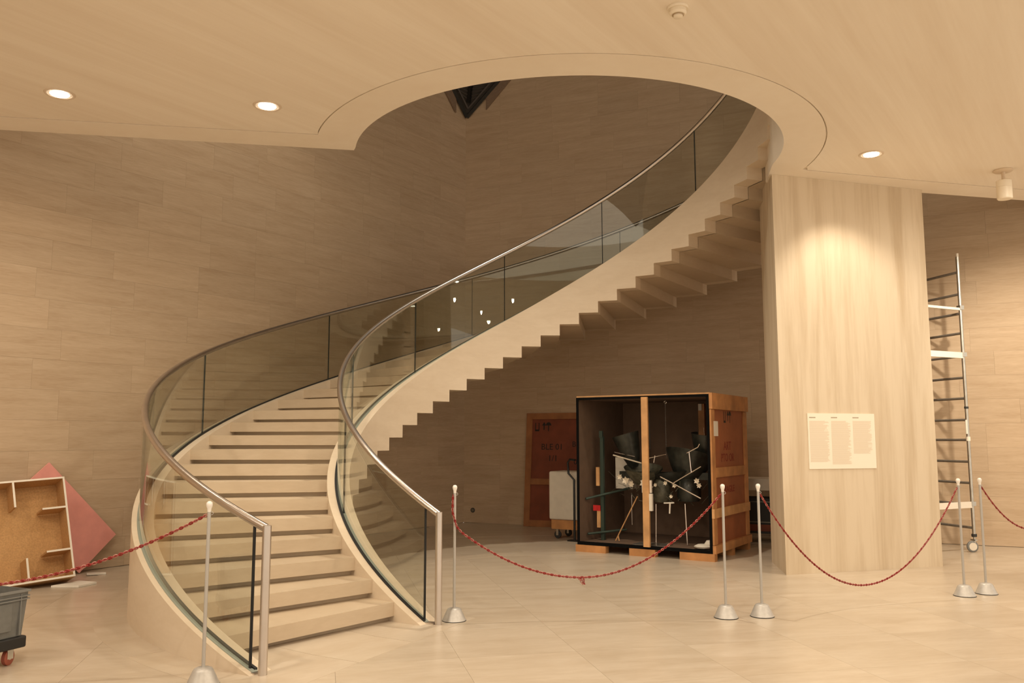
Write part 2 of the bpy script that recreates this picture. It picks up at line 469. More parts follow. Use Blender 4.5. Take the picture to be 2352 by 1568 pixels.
def ztop(a): return HS + PITCH_S * (TH0 - a)
def zbot(a, after):
    # sawtooth: soffit of block k holds for tip(k+1) < a < tip(k)
    k = (tipa(0) - a) / DTH
    k = math.floor(k + (1e-6 if after else -1e-6))
    return max(0.0, (k + 1) * RISE - 0.5205)
def stringer(name, r0, r1, a_end, solid=99.0):
    a_start = TH0 + HS / PITCH_S
    angs = []
    a = a_start - 0.0005
    ks = []
    k = math.ceil((tipa(0) - a) / DTH)
    marks = [tipa(j) for j in range(k, 60) if tipa(j) > a_end]
    seq = [(a, True)]
    cur = a
    for mk in marks + [a_end]:
        nsub = 3
        for j in range(1, nsub): seq.append((cur + (mk - cur) * j / nsub, True))
        seq.append((mk, False))
        if mk != a_end: seq.append((mk, True))
        cur = mk
    mb_ = MB(); base = 0
    for (a, aft) in seq:
        zb = 0.0 if a > solid else zbot(a, aft); zt = max(ztop(a), zb + .002)
        for r in (r0, r1):
            for z in (zb, zt): mb_.v.append((r * math.cos(a), r * math.sin(a), z))
    n = len(seq)
    for i in range(n - 1):
        p, q = i * 4, i * 4 + 4
        if abs(seq[i][0] - seq[i + 1][0]) < 1e-9:
            mb_.f.append([p, p + 2, q + 2, q]); mb_.mi.append(0); continue
        for (x, y) in ((0, 1), (1, 3), (3, 2), (2, 0)):
            mb_.f.append([p + x, p + y, q + y, q + x]); mb_.mi.append(0)
    mb_.f.append([0, 2, 3, 1]); mb_.mi.append(0)
    e = (n - 1) * 4; mb_.f.append([e, e + 1, e + 3, e + 2]); mb_.mi.append(0)
    me = mb_.mesh(name, 'stone_stair')
    bm = bmesh.new(); bm.from_mesh(me); bmesh.ops.remove_doubles(bm, verts=bm.verts, dist=1e-5)
    bmesh.ops.recalc_face_normals(bm, faces=bm.faces); bm.to_mesh(me); bm.free()
    for p in me.polygons: p.use_smooth = True
    me.set_sharp_from_angle(angle=R(20))
    return link(name, me, st)
stringer('stringer', RI0, RI1, R(4.0))
stringer('stringer', RO0, RO1, R(20.0), R(186.0))

def helix_strip(r0, r1, zlo, zhi, a0, a1, n, mi=0, mb_=None):
    mb_ = mb_ or MB(); b0 = len(mb_.v)
    for i in range(n + 1):
        a = a0 + (a1 - a0) * i / n
        z = PITCH_S * (TH0 - a)
        for (r, dz) in ((r0, zlo), (r1, zlo), (r1, zhi), (r0, zhi)):
            mb_.v.append((r * math.cos(a), r * math.sin(a), z + dz))
    for i in range(n):
        p, q = b0 + i * 4, b0 + i * 4 + 4
        for j in range(4):
            mb_.f.append([p + j, p + (j + 1) % 4, q + (j + 1) % 4, q + j]); mb_.mi.append(mi)
    mb_.f.append([b0 + 3, b0 + 2, b0 + 1, b0]); mb_.mi.append(1 if mi == 0 else mi)
    e = b0 + n * 4; mb_.f.append([e, e + 1, e + 2, e + 3]); mb_.mi.append(1 if mi == 0 else mi)
    return mb_
J0 = R(236.75); JD = R(32.4)
for rad, thn, hn, a_end, npan in ((RI, R(240.0), HR - .02, R(10.0), 7), (RO, R(238.35), HR + .012, R(24.0), 7)):
    # handrail tube and newel in one bent tube, like the photo
    pts = []
    a = thn
    ztop_n = HR + PITCH_S * (TH0 - thn)
    while a > a_end:
        pts.append((rad * math.cos(a), rad * math.sin(a), HR + PITCH_S * (TH0 - a))); a -= R(1.5)
    MB().tube(pts, 0.0305, 14).build('handrail', 'steel', st, smooth=True)
    p0 = Vector(pts[0])
    MB().tube([(p0.x, p0.y, 0.0), (p0.x, p0.y, p0.z - .02), (p0.x, p0.y, p0.z + .021)], 0.0305, 16).build('newel_post', 'steel', st, smooth=True)
    # shoe in which the glass stands
    helix_strip(rad - .024, rad + .024, HS - .02, HS + .006, R(237.4), a_end, 150).build('glass_shoe', ['shoe_metal', 'shoe_metal'], st, smooth=True)
    sgn = 1 if rad < 3.5 else -1
    helix_strip(rad + sgn * .022 - .012, rad + sgn * .022 + .012, HS, HS + .016, R(237.2), a_end, 150).build('gasket', ['gasket', 'gasket'], st, smooth=True)
    dth = thn - R(236.6)
    mbp = MB(); mbp.prism(sector(rad - .035, rad + .035, thn - .010, R(237.0), 3), 0.001, 0.012)
    mbp.build('foot_plate', 'steel', st)
    for k in range(npan):
        x0 = J0 - k * JD; x1 = max(J0 - (k + 1) * JD, a_end)
        if x0 - x1 < R(3): continue
        gp = .0040 / rad
        lo = HS + .005
        gm = helix_strip(rad - .009, rad + .009, lo, HR - .030, x0 - gp, x1 + gp, 26)
        gm.build('glass_panel', ['rail_glass', 'glass_edge'], st, smooth=True)
        if k == 0:
            e = MB()
            pa = polar(rad, x0)
            z = PITCH_S * (TH0 - x0)
            e.tube([(pa[0], pa[1], z + lo), (pa[0], pa[1], z + HR - .03)], .011, 6).build('edge_seal', 'gasket', st)
        else:
            pa = polar(rad, x0); z = PITCH_S * (TH0 - x0)
            MB().tube([(pa[0], pa[1], z + lo), (pa[0], pa[1], z + HR - .03)], .0065, 6).build('joint_seal', 'gasket', st)

# ================================================================== CEILING FITTINGS
def spot(name, loc, target, power, size, blend, parent=None, radius=.06):
    l = bpy.data.lights.new(name, 'SPOT'); l.energy = power; l.color = LAMP
    l.spot_size = R(size); l.spot_blend = blend; l.shadow_soft_size = radius
    o = bpy.data.objects.new(name, l); COL.objects.link(o)
    o.location = loc
    d = Vector(target) - Vector(loc)
    o.rotation_euler = d.to_track_quat('-Z', 'Y').to_euler()
    if parent:
        o.parent = parent; o.matrix_parent_inverse = Matrix.Translation(parent.location).inverted()
    return o
trim_me = None
def downlight(x, y, label, power=P_DOWN, size=176, blend=0.5, group='recessed ceiling downlights', tilt=(0.0, 0.0)):
    r = empty('ceiling_downlight', (x, y, HC), label=label, cat='downlight', group=group)
    ring = MB()
    ring.lathe([(.098, -.0005), (.105, -.006), (.118, -.0085), (.133, -.0085), (.139, -.0005)], 28)
    ring.f = [f for f in ring.f if len(f) == 4]; ring.mi = [0] * len(ring.f)
    ring.build('trim_ring', 'lamp_trim', r, smooth=True)
    MB().lathe([(.0, -.001), (.108, -.001), (.108, -.004), (.0, -.004)], 24).build('reflector', 'lamp_trim', r)
    MB().lathe([(.0, -.0045), (.086, -.0045), (.080, -.012), (.0, -.014)], 24).build('lamp_lens', 'lamp_glow', r, smooth=True)
    spot('downlight_beam', (x, y, HC - .03), (x + tilt[0], y + tilt[1], 0), power, size, blend, r)
    return r
downlight(-4.298, 7.767, 'lit round downlight at the far left of the ceiling, above the pink board', power=P_DOWN * .6)
downlight(-2.411, 8.070, 'lit round downlight between the far left one and the curved ceiling opening')
downlight(4.156, 9.526, 'lit round downlight just in front of the stone pier with the text panel', power=P_DOWN * 1.25, size=94, blend=0.62, tilt=(.36, 1.62))
# the rows nearer the viewer, outside the frame
rows = []
for (yy, xs) in ((5.15, (-5.6, -2.6, 0.5, 3.6, 6.6)), (2.4, (-5.6, -1.7, 2.2, 6.1))):
    for x in xs: rows.append((x, yy + .2 * x if yy > 5 else yy))
for (x, y) in rows:
    if y > 5.9: y = 5.9
    downlight(x, y, 'round ceiling downlight behind the photographer, out of the picture', power=P_DOWN * (1.6 if y > 3.2 else 1.75), group='downlights outside the picture')
downlight(6.15, 8.75, 'round ceiling downlight behind the photographer, out of the picture', power=P_DOWN, group='downlights outside the picture')
downlight(8.2, 10.2, 'round ceiling downlight behind the photographer, out of the picture', power=P_DOWN, group='downlights outside the picture')

# unseen upper lamps: the stair well one inferred, the left wall one added as fill
def high_lamp(x, y, z, power, size, blend, label, target=None):
    r = empty('high_bay_lamp', (x, y, z), label=label, cat='lamp')
    MB().lathe([(.05, .30), (.10, .28), (.16, .05), (.17, .0), (.155, .0), (.09, .22), (.02, .24)], 20).build('shade', 'lamp_trim', r, smooth=True)
    MB().tube([(0, 0, .29), (0, 0, WH - z)], .012, 8).build('rod', 'black_metal', r)
    spot('high_lamp_beam', (x, y, z - .02), target or (x, y, 0), power, size, blend, r, .12)
high_lamp(0.55, 9.55, 9.9, P_WELL, 62, 0.55, 'hanging lamp high above the stair well, hidden by the ceiling slab')
high_lamp(-2.9, 10.2, 10.0, P_VOID_FILL, 100, 0.9, 'unseen fill lamp added high above the left wall, hidden by the ceiling slab', (-4.6, 11.0, 3.0))
# smoke detector
sd = empty('smoke_detector', (1.266, 6.15, HC), label='round cream smoke detector on the ceiling', cat='smoke detector')
MB().lathe([(.080, -.0002), (.082, -.012), (.078, -.020)], 28).build('base', 'detector', sd, smooth=True)
MB().lathe([(.062, -.018), (.066, -.045), (.055, -.060)], 28).build('housing', 'detector', sd, smooth=True)
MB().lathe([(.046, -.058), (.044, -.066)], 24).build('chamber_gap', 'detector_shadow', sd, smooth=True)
MB().lathe([(.036, -.064), (.036, -.078), (.026, -.084)], 24).build('sensor_cap', 'detector', sd, smooth=True)

# hanging cylinder projector at the right
cp = empty('ceiling_spotlight', (6.02, 10.12, HC), label='beige cylindrical spotlight hanging from the ceiling at the right edge', cat='spotlight')
MB().lathe([(.11, -.0002), (.115, -.010), (.10, -.022), (.03, -.026)], 24).build('canopy', 'lamp_trim', cp, smooth=True)
MB().tube([(0, 0, -.02), (0, 0, -.135)], .022, 12).build('stem', 'lamp_trim', cp, smooth=True)
MB().lathe([(.082, -.135), (.086, -.138), (.086, -.215), (.083, -.217), (.086, -.219), (.086, -.355), (.078, -.365)], 28).build('housing', 'detector', cp, smooth=True)

spot('spotlight_beam', (6.02, 10.12, HC - .372), (7.9, 12.7, 1.2), P_CYL, 95, 0.8, cp, .05)

# ================================================================== TEXT PANEL ON THE PIER
ang = math.atan2(10.945 - 10.27, 5.416 - 3.23)
tp = empty('text_panel', (3.585 + .0, 10.38, 1.23), ang, label='cream wall text panel with three columns of small print on the stone pier', cat='sign')
MB().box(0, .976, -.012, -.0005, 0, .672).build('board', 'panel_cream', tp)
for ci, (x0, x1, zlo) in enumerate(((.022, .300, .085), (.335, .615, .055), (.650, .925, .175))):
    lm = MB(); z = .575
    while z > zlo:
        x = x1 - random.choice((0, .01, .03, .05, .02)) * random.random() * 1.6
        lm.box(x0, x, -.0132, -.0122, z, z + .0068)
        z -= .0098
    lm.build('printed_column', 'panel_ink', tp)
    MB().box(x0, x0 + .09, -.0132, -.0122, .615, .628).build('column_heading', 'ink_head', tp)

# ================================================================== STANCHIONS AND CHAINS
def stanchion(x, y, label):
    r = empty('barrier_post', (x, y, 0), label=label, cat='barrier post', group='chain barrier posts')
    return r
base_me = MB().lathe([(.105, 0), (.107, .008), (.100, .018), (.066, .092), (.058, .104), (.040, .112), (.016, .114)], 28).mesh('base', 'grey_paint', True)
pole_me = MB().tube([(0, 0, .112), (0, 0, 1.125)], .0122, 12).mesh('pole', 'pole_paint', True)
ball_me = MB().lathe([(.0125, 1.115), (.0135, 1.135), (.0195, 1.150), (.0215, 1.163), (.0195, 1.176), (.011, 1.184), (.001, 1.186)], 16).mesh('ball_cap', 'ball_white', True)
hook_me = MB().tube([(.0, .0, 1.112), (.022, 0, 1.115), (.028, 0, 1.104), (.022, 0, 1.096), (.012, 0, 1.096)], .0022, 6).mesh('hook', 'pole_paint', True)
rust_me = MB().lathe([(.1075, .0005), (.1085, .004), (.1075, .007)], 28).mesh('base_rim', 'rubber', True)
posts = [(-2.03, 5.792, 'foreground grey barrier post in front of the left staircase newel'),
         (-0.515, 7.757, 'grey barrier post right beside the inner staircase newel'),
         (1.922, 7.874, 'grey barrier post in front of the open crate, left of its neighbour'),
         (2.262, 7.929, 'grey barrier post in front of the left edge of the stone pier'),
         (4.621, 8.923, 'left one of the two barrier posts in front of the ladder tower'),
         (4.910, 9.044, 'right one of the two barrier posts in front of the ladder tower'),
         (-5.05, 5.35, 'grey barrier post beyond the left edge of the picture'),
         (6.22, 9.52, 'grey barrier post beyond the right edge of the picture')]
for (x, y, lb) in posts:
    r = stanchion(x, y, lb)
    for nm, me in (('base', base_me), ('pole', pole_me), ('ball_cap', ball_me), ('hook', hook_me), ('base_rim', rust_me)): link(nm, me, r)
def resample(pts, step):
    out = [pts[0]]; acc = 0.0
    for a, b in zip(pts, pts[1:]):
        d = (b - a).length; pos = step - acc
        while pos <= d:
            out.append(a + (b - a) * (pos / d)); pos += step
        acc = (acc + d) % step if d else acc
        acc = d - (pos - step)
    return out
def chain(pts, label, knot=None):
    pts = [Vector(p) for p in pts]
    ps = resample(pts, .0170)
    mb_ = MB()
    for i in range(len(ps) - 1):
        d = (ps[i + 1] - ps[i]).normalized(); c = (ps[i] + ps[i + 1]) * .5
        a = Vector((0, 0, 1)) if abs(d.z) < .9 else Vector((1, 0, 0))
        u = d.cross(a).normalized(); v = d.cross(u)
        if i % 2: u, v = v, u
        loop = []
        for k in range(10):
            t = 2 * math.pi * k / 10
            loop.append(c + d * (.0145 * math.cos(t)) + u * (.0078 * math.sin(t)))
        mb_.tube(loop, .0036, 4, mi=(1 if i % 4 == 3 else 0), closed=True)
    if knot:
        kp = Vector(knot)
        for q in range(9):
            c = kp + Vector((random.uniform(-.02, .02), random.uniform(-.012, .012), random.uniform(-.035, .012)))
            ax = Vector((random.uniform(-1, 1), random.uniform(-1, 1), random.uniform(-1, 1))).normalized()
            u = ax.cross(Vector((.3, .5, .8))).normalized(); v = ax.cross(u)
            mb_.tube([c + u * (.0145 * math.cos(2 * math.pi * k / 10)) + v * (.0085 * math.sin(2 * math.pi * k / 10)) for k in range(10)], .003, 4, mi=q % 3 == 2 and 1 or 0, closed=True)
    o = mb_.build('barrier_chain', ['red_plastic', 'pale_plastic'])
    tag(o, label, 'chain', 'red barrier chains')
    return o
def hang(a, b, tv, zv, n=60):
    """parabola-like hang from a to b touching height zv at fraction tv"""
    a = Vector(a); b = Vector(b); out = []
    for i in range(n + 1):
        t = i / n
        p = a + (b - a) * t
        z = zv + (a.z - zv) * ((tv - t) / tv) ** 2 if t <= tv else zv + (b.z - zv) * ((t - tv) / (1 - tv)) ** 2
        out.append(Vector((p.x, p.y, z)))
    return out
ZC = 1.095
chain(hang((-5.05, 5.35, ZC), (-2.03 - .015, 5.792, ZC), .48, .655), 'red chain hanging from the foreground post past the grey bin')
c2 = [Vector((-.515 - .016, 7.745, ZC)), Vector((-.515 - .02, 7.74, .95)), Vector((-.515 + .018, 7.74, .82))] + hang((-.515 + .02, 7.745, .80), (1.922 - .016, 7.874, ZC), .466, .365)[1:]
chain(c2, 'long red chain with a knot hanging in front of the open crate', (.622, 7.80, .345))
chain(hang((2.262 + .016, 7.935, ZC), (4.621 - .016, 8.917, ZC), .484, .195), 'red chain hanging across the stone pier with the text panel')
chain(hang((4.910 + .016, 9.05, ZC), (6.22, 9.52, ZC), .5, .63), 'red chain running out of the picture at the right edge')

# ================================================================== OPEN ART CRATE
CA = R(-32.0)
FRc = Vector((2.62, 11.34, 0)); e1 = Vector((math.cos(CA), math.sin(CA), 0))
CW, CD, CZ0, CZ1 = 1.985, 1.58, 0.10, 2.19
FLc = FRc - e1 * CW
cr = empty('art_crate', FLc, CA, label='large open wooden art crate on a pallet base under the stairs', cat='crate')
T = .022
for x0, x1 in ((-.03, .44), (.80, 1.18), (1.53, 2.01)):
    MB().box(x0, x1, -.01, .10, 0, CZ0).build('pallet_block', 'pine', cr)
    MB().box(x0, x1, CD - .12, CD - .01, 0, CZ0).build('pallet_block', 'pine', cr)
    MB().box(x0, x1, CD * .5 - .06, CD * .5 + .06, 0, CZ0).build('pallet_block', 'pine', cr)
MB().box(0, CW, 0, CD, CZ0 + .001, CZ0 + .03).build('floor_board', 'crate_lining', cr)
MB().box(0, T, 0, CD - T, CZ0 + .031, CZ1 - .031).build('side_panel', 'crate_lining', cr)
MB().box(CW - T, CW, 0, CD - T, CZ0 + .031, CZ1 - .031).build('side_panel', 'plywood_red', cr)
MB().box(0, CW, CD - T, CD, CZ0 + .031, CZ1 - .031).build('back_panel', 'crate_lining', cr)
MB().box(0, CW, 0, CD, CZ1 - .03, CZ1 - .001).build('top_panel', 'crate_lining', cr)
for (y0, y1) in ((.02, .14), (.5, .62), (1.0, 1.12), (CD - .14, CD - .02)):
    MB().box(-.01, CW + .01, y0, y1, CZ1, CZ1 + .02).build('top_batten', 'pine_light', cr)
# black rubber seal round the opening
G = .036
for (x0, x1, z0, z1) in ((0, CW, CZ0 + .002, CZ0 + .002 + G * 1.3), (0, CW, CZ1 - G - .002, CZ1 - .002), (0, G, CZ0 + .04, CZ1 - .03), (CW - G, CW, CZ0 + .04, CZ1 - .03)):
    MB().box(x0, x1, -.012, -.001, z0, z1).build('rubber_seal', 'seal_black', cr)
# battens on the right-hand outside
X = CW
for (y0, y1, z0, z1, t, mt) in ((-.005, CD + .02, 1.99, CZ1 + .015, .045, 'pine'), (.0, .14, .21, 1.985, .024, 'pine'), (CD - .13, CD, .21, 1.985, .024, 'pine'),
                               (.14, CD - .13, 1.08, 1.21, .024, 'pine'), (-.005, CD + .01, .555, .675, .036, 'pine_light'), (-.005, CD + .02, .101, .205, .045, 'pine')):
    MB().box(X + .0005, X + t, y0, y1, z0, z1).build('side_batten', mt, cr)
# the upright at the mouth of the crate and one at its back
MB().box(1.030, 1.122, -.05, -.0125, CZ0 + .035, CZ1 - .02).build('front_upright', 'pine_light', cr)
MB().box(1.30, 1.395, CD - .09, CD - T - .001, 1.32, 2.12).build('back_upright', 'pine', cr)
MB().box(1.31, 1.36, CD - .11, CD - .09, 2.02, 2.12).build('back_bracket', 'white_metal', cr)
for (z, h_, w_) in ((.86, .17, .10), ):
    MB().box(1.005, 1.145, -.012, .02, z, z + h_).build('foam_pad', 'foam_white', cr)
MB().box(1.122, 1.165, -.045, -.0, .62, .85).build('foam_pad', 'foam_white', cr)
# stencils on the right side
def on_side(me, y, z, name):
    o = link(name, me, cr, (X + .0015, y, z)); o.rotation_euler = (R(90), 0, R(90)); return o
def icons(mat):
    a = MB(); a.box(-.13, -.115, -.07, .07, 0, .001); a.box(-.06, -.045, -.07, .07, 0, .001); a.box(-.13, -.045, -.085, -.055, 0, .001)
    b_ = MB(); b_.add([(-.04 + .05, .02, .001), (.04 + .05, .02, .001), (.05, .085, .001)], [(0, 1, 2)]); b_.box(.04, .06, -.06, .02, 0, .001)
    c = MB(); c.add([(.14 + .055 * math.cos(R(q)), .02 + .06 * math.sin(R(q)), .001) for q in range(0, 181, 20)], [tuple(range(10))]); c.box(.132, .148, -.085, .02, 0, .001)
    return [(a.mesh('glass_symbol', mat)), (b_.mesh('arrow_symbol', mat)), (c.mesh('umbrella_symbol', mat))]
for me in icons('stencil_black'): on_side(me, .72, 1.90, me.name.split('.')[0])
on_side(text_mesh('ART', .17, 'stencil_red'), .72, 1.49, 'stencil_lettering')
on_side(text_mesh('PTO OR', .155, 'stencil_red'), .72, 1.33, 'stencil_lettering')
on_side(text_mesh('FRAGILE', .13, 'stencil_red'), .74, .90, 'stencil_lettering')
MB().box(X + .0245, X + .0255, .09, .27, 1.63, 1.83).build('shipping_label', 'paper_white', cr)

# green support stand with padded arms inside the crate (left)
gs = empty('support_stand', FLc + e1 * .20 + Vector((-e1.y, e1.x, 0)) * .42 + Vector((0, 0, CZ0 + .031)), CA, label='dark green steel support stand inside the left of the crate', cat='stand')
MB().box(-.025, .025, -.025, .025, 0, 1.50).build('upright', 'green_steel', gs)
MB().box(-.03, .02, -.04, .0, 1.48, 1.58).build('top_hook', 'green_steel', gs)
MB().tube([(-.15, -.25, .60), (.30, .28, .74)], .018, 8).build('arm', 'green_steel', gs)
MB().tube([(-.14, -.22, .10), (.25, .25, .14)], .018, 8).build('arm', 'green_steel', gs)
MB().box(-.085, -.035, -.045, -.02, .78, 1.05).build('wood_strip', 'pine_light', gs)
MB().box(-.075, -.025, -.05, -.026, .18, .42).build('wood_strip', 'pine_light', gs)
MB().box(-.13, -.02, -.06, -.04, .42, .50).build('tape_wrap', 'red_tape', gs)
fb = MB().box(-.02, .26, -.12, .12, 0, .46).build('foam_block', 'foam_white', None)
fb.location = FLc + e1 * .28 + Vector((-e1.y, e1.x, 0)) * .86 + Vector((0, 0, .86)); fb.rotation_euler = (0, 0, CA)
tag(fb, 'off-white foam block behind the green stand inside the crate', 'foam block')

# suspended machine sculpture
SCo = FLc + e1 * 1.12 + Vector((-e1.y, e1.x, 0)) * .62
sc = empty('hanging_sculpture', SCo + Vector((0, 0, 0)), CA, label='dark suspended sculpture of bowls, rods and small white flowers inside the crate', cat='sculpture')
def bowl(cx, cy, z0, r0, r1, h, name, mat, tilt=(0, 0), frac=1.0, n=28):
    mb_ = MB(); rows_ = 7
    mt = Matrix.Translation((cx, cy, z0)) @ Matrix.Rotation(tilt[0], 4, 'X') @ Matrix.Rotation(tilt[1], 4, 'Y')
    nn = int(n * frac)
    for (sgn, off) in ((1, 0), (1, -.012)):
        b0 = len(mb_.v)
        for i in range(rows_ + 1):
            t = i / rows_; r = r0 + (r1 - r0) * (t ** .6) + off
            for k in range(nn + 1):
                a = 2 * math.pi * frac * k / nn + math.pi * .8
                mb_.v.append(tuple(mt @ Vector((max(r, .001) * math.cos(a), max(r, .001) * math.sin(a), t * h + (0 if off == 0 else .012 * (1 - t))))))
        for i in range(rows_):
            for k in range(nn):
                q = b0 + i * (nn + 1) + k
                mb_.f.append([q, q + 1, q + nn + 2, q + nn + 1]); mb_.mi.append(0)
    return mb_.build(name, mat, sc, smooth=True)
bowl(-.47, -.05, 1.18, .05, .20, .50, 'bucket', 'sculpt_dark', (.1, -.25))
bowl(.27, .0, .98, .05, .36, .42, 'bowl', 'sculpt_dark', (-.25, .15))
bowl(.52, .1, 1.25, .06, .20, .42, 'bucket', 'sculpt_dark', (.1, .12), .75)
bowl(-.33, -.08, .93, .05, .28, .26, 'bowl', 'sculpt_olive', (.2, .1))
bowl(.10, .12, .92, .08, .40, .20, 'bowl', 'sculpt_dark', (.0, -.1))
MB().box(-.75, .75, .02, .10, 1.02, 1.12).build('cross_beam', 'sculpt_dark', sc)
MB().lathe([(.10, .70), (.12, .74), (.12, .95), (.09, 1.02)], 18, (-.06, -.05, 0)).build('drum', 'sculpt_olive', sc, smooth=True)
MB().lathe([(.14, .72), (.17, .78), (.16, .98), (.10, 1.05)], 18, (.32, .02, 0)).build('drum', 'sculpt_dark', sc, smooth=True)
for (p, q, r, mt) in (((.04, -.34, 1.07), (.62, -.34, .79), .010, 'rod_chrome'), ((.24, -.36, .99), (.64, -.36, 1.22), .008, 'rod_chrome'),
                     ((.50, -.36, 1.14), (.475, -.36, 1.42), .010, 'rod_chrome'), ((.44, -.35, 1.40), (.60, -.35, 1.48), .008, 'rod_chrome'), ((.60, -.35, 1.48), (.625, -.35, 1.525), .007, 'rod_chrome'),
                     ((-.20, -.30, 1.31), (.12, -.30, 1.38), .007, 'rod_chrome'), ((-.05, -.30, 1.36), (-.07, -.30, 1.26), .008, 'rod_chrome'),
                     ((-.72, -.25, 1.36), (-.28, -.25, 1.25), .010, 'petal'), ((-.72, -.20, 1.40), (-.40, -.2, 1.34), .007, 'rod_chrome'),
                     ((-.10, -.20, .14), (-.09, -.20, .68), .009, 'rod_chrome'), ((.36, -.20, .14), (.34, -.20, .70), .010, 'rod_chrome'),
                     ((-.70, -.25, .14), (-.35, -.25, .78), .009, 'pine_light'), ((-.66, -.25, .22), (-.645, -.25, .14), .009, 'pine_light'),
                     ((.05, -.25, .70), (.20, -.25, .71), .010, 'white_metal'), ((.14, -.25, .70), (.13, -.25, .56), .012, 'white_metal'),
                     ((-.25, 0, 1.45), (-.25, 0, 1.98), .006, 'sculpt_dark'), ((-.55, 0, .80), (-.55, 0, .35), .004, 'rod_chrome'), ((.55, .1, 1.35), (.53, .1, 1.75), .003, 'rod_chrome'), ((-.28, -.2, 1.45), (-.26, -.2, 1.70), .004, 'rod_chrome')):
    MB().tube([p, q], r, 8).build('rod', mt, sc, smooth=True)
# chain it hangs on
hc_ = MB()
for i in range(44):
    z = 2.14 - i * .019
    u = Vector((1, 0, 0)) if i % 2 else Vector((0, 1, 0))
    hc_.tube([Vector((.0, .0, z)) + Vector((0, 0, 1)) * (.013 * math.cos(2 * math.pi * k / 8)) + u * (.006 * math.sin(2 * math.pi * k / 8)) for k in range(8)], .0016, 4, closed=True)
hc_.build('hanging_chain', 'galvanised', sc)
MB().tube([(.018 * math.cos(2 * math.pi * k / 16), 0, 2.12 + .018 * math.sin(2 * math.pi * k / 16)) for k in range(16)], .004, 6, closed=True).build('ring', 'rod_chrome', sc)
for (x, y, z, s) in ((-.22, -.28, .98, .075), (-.14, -.3, .92, .06), (-.52, -.25, 1.0, .06), (-.45, -.22, .95, .05), (.10, -.30, .98, .035), (.24, -.32, .95, .035), (.55, -.28, 1.02, .045), (.58, -.28, .96, .04), (.18, -.3, .80, .03), (-.05, -.3, .95, .03), (-.62, -.24, 1.05, .045)):
    fm = MB()
    for k in range(6):
        a = k * math.pi / 3 + x * 7
        t1 = Vector((math.cos(a), -.35 + .2 * math.sin(3 * a), math.sin(a))) * s
        t2 = Vector((math.cos(a + .6), -.5, math.sin(a + .6))) * s * .6
        t3 = Vector((math.cos(a - .6), -.5, math.sin(a - .6))) * s * .6
        c = Vector((x, y, z))
        fm.add([c, c + t2, c + t1, c + t3, c + Vector((0, .012, 0))], [(0, 1, 2, 3), (4, 3, 2, 1), (0, 4, 1), (0, 3, 4)])
    fm.build('paper_flower', 'petal', sc)
wires = MB()
for k in range(90):
    x = random.gauss(0, .38); z = random.uniform(.75, 1.15)
    x = max(-.75, min(.62, x))
    p = Vector((x, random.uniform(-.25, .15), z)); q = p + Vector((random.uniform(-.15, .15), random.uniform(-.1, .1), random.uniform(-.16, .12)))
    wires.tube([p, (p + q) / 2 + Vector((random.uniform(-.04, .04), 0, random.uniform(-.04, .04))), q], random.uniform(.002, .007), 4)
tag(wires.build('wire_tangle', 'sculpt_olive', sc), kind='stuff')
cw = MB(); 
for (x, y, w_, h_, z, a) in ((1.78, .22, .26, .05, .14, .2), (1.86, .26, .16, .09, .15, -.3)):
    mt = Matrix.Translation((x, y, z)) @ Matrix.Rotation(a, 4, 'Z')
    cw.lathe([(.01, 0), (w_ * .45, .004), (w_ * .5, h_ * .5), (w_ * .3, h_), (.01, h_ * .9)], 9, mtx=mt)
o = cw.build('crumpled_cloth', 'foam_white', None, smooth=True); o.location = FLc; o.rotation_euler = (0, 0, CA)
tag(o, 'crumpled white wrapping cloth lying in the right front corner of the crate', 'cloth')
pf = MB().box(.80, 1.28, .10, .40, CZ0 + .031, CZ0 + .045).build('foil_sheet', 'galvanised', None); pf.location = FLc; pf.rotation_euler = (0, 0, CA)
tag(pf, 'flat silvery sheet lying on the crate floor behind the upright', 'sheet')

# ---- crate lid leaning on the wall behind
nR = Vector((-.4145, -.9101, 0))
LW, LH = 1.35, 2.08
lid_p = Vector((.205, 15.92, 0)) ; lean = math.atan2(.178, 2.05)
lid = empty('crate_lid', lid_p, label='reddish crate lid leaning against the back wall behind the crate', cat='crate lid', rot=(-lean, 0, rzR))
MB().box(.0, LW, .022, .040, 0, LH).build('panel', 'plywood_dark', lid)
for (x0, x1, z0, z1, mt) in ((0, .115, .001, LH, 'pine_shaded'), (LW - .115, LW, .001, LH, 'pine_shaded'), (.116, LW - .116, LH - .115, LH, 'pine_shaded'), (.116, LW - .116, .001, .12, 'pine_shaded'), (.116, LW - .116, .76, .87, 'pine_shaded')):
    MB().box(x0, x1, 0, .0215, z0, z1).build('batten', mt, lid)
for me in icons('stencil_black'):
    o = link(me.name.split('.')[0], me, lid, (.30, .0205, 1.83)); o.rotation_euler = (R(90), 0, 0)
for s, x, z, sz in (('BLE 01', .52, 1.45, .155), ('1/1', .54, 1.24, .155), ('BLE', 1.02, 1.50, .14), ('1', 1.02, 1.36, .14), ('01', 1.02, 1.18, .14)):
    o = link('stencil_lettering', text_mesh(s, sz, 'stencil_black'), lid, (x, .0208, z)); o.rotation_euler = (R(90), 0, 0)

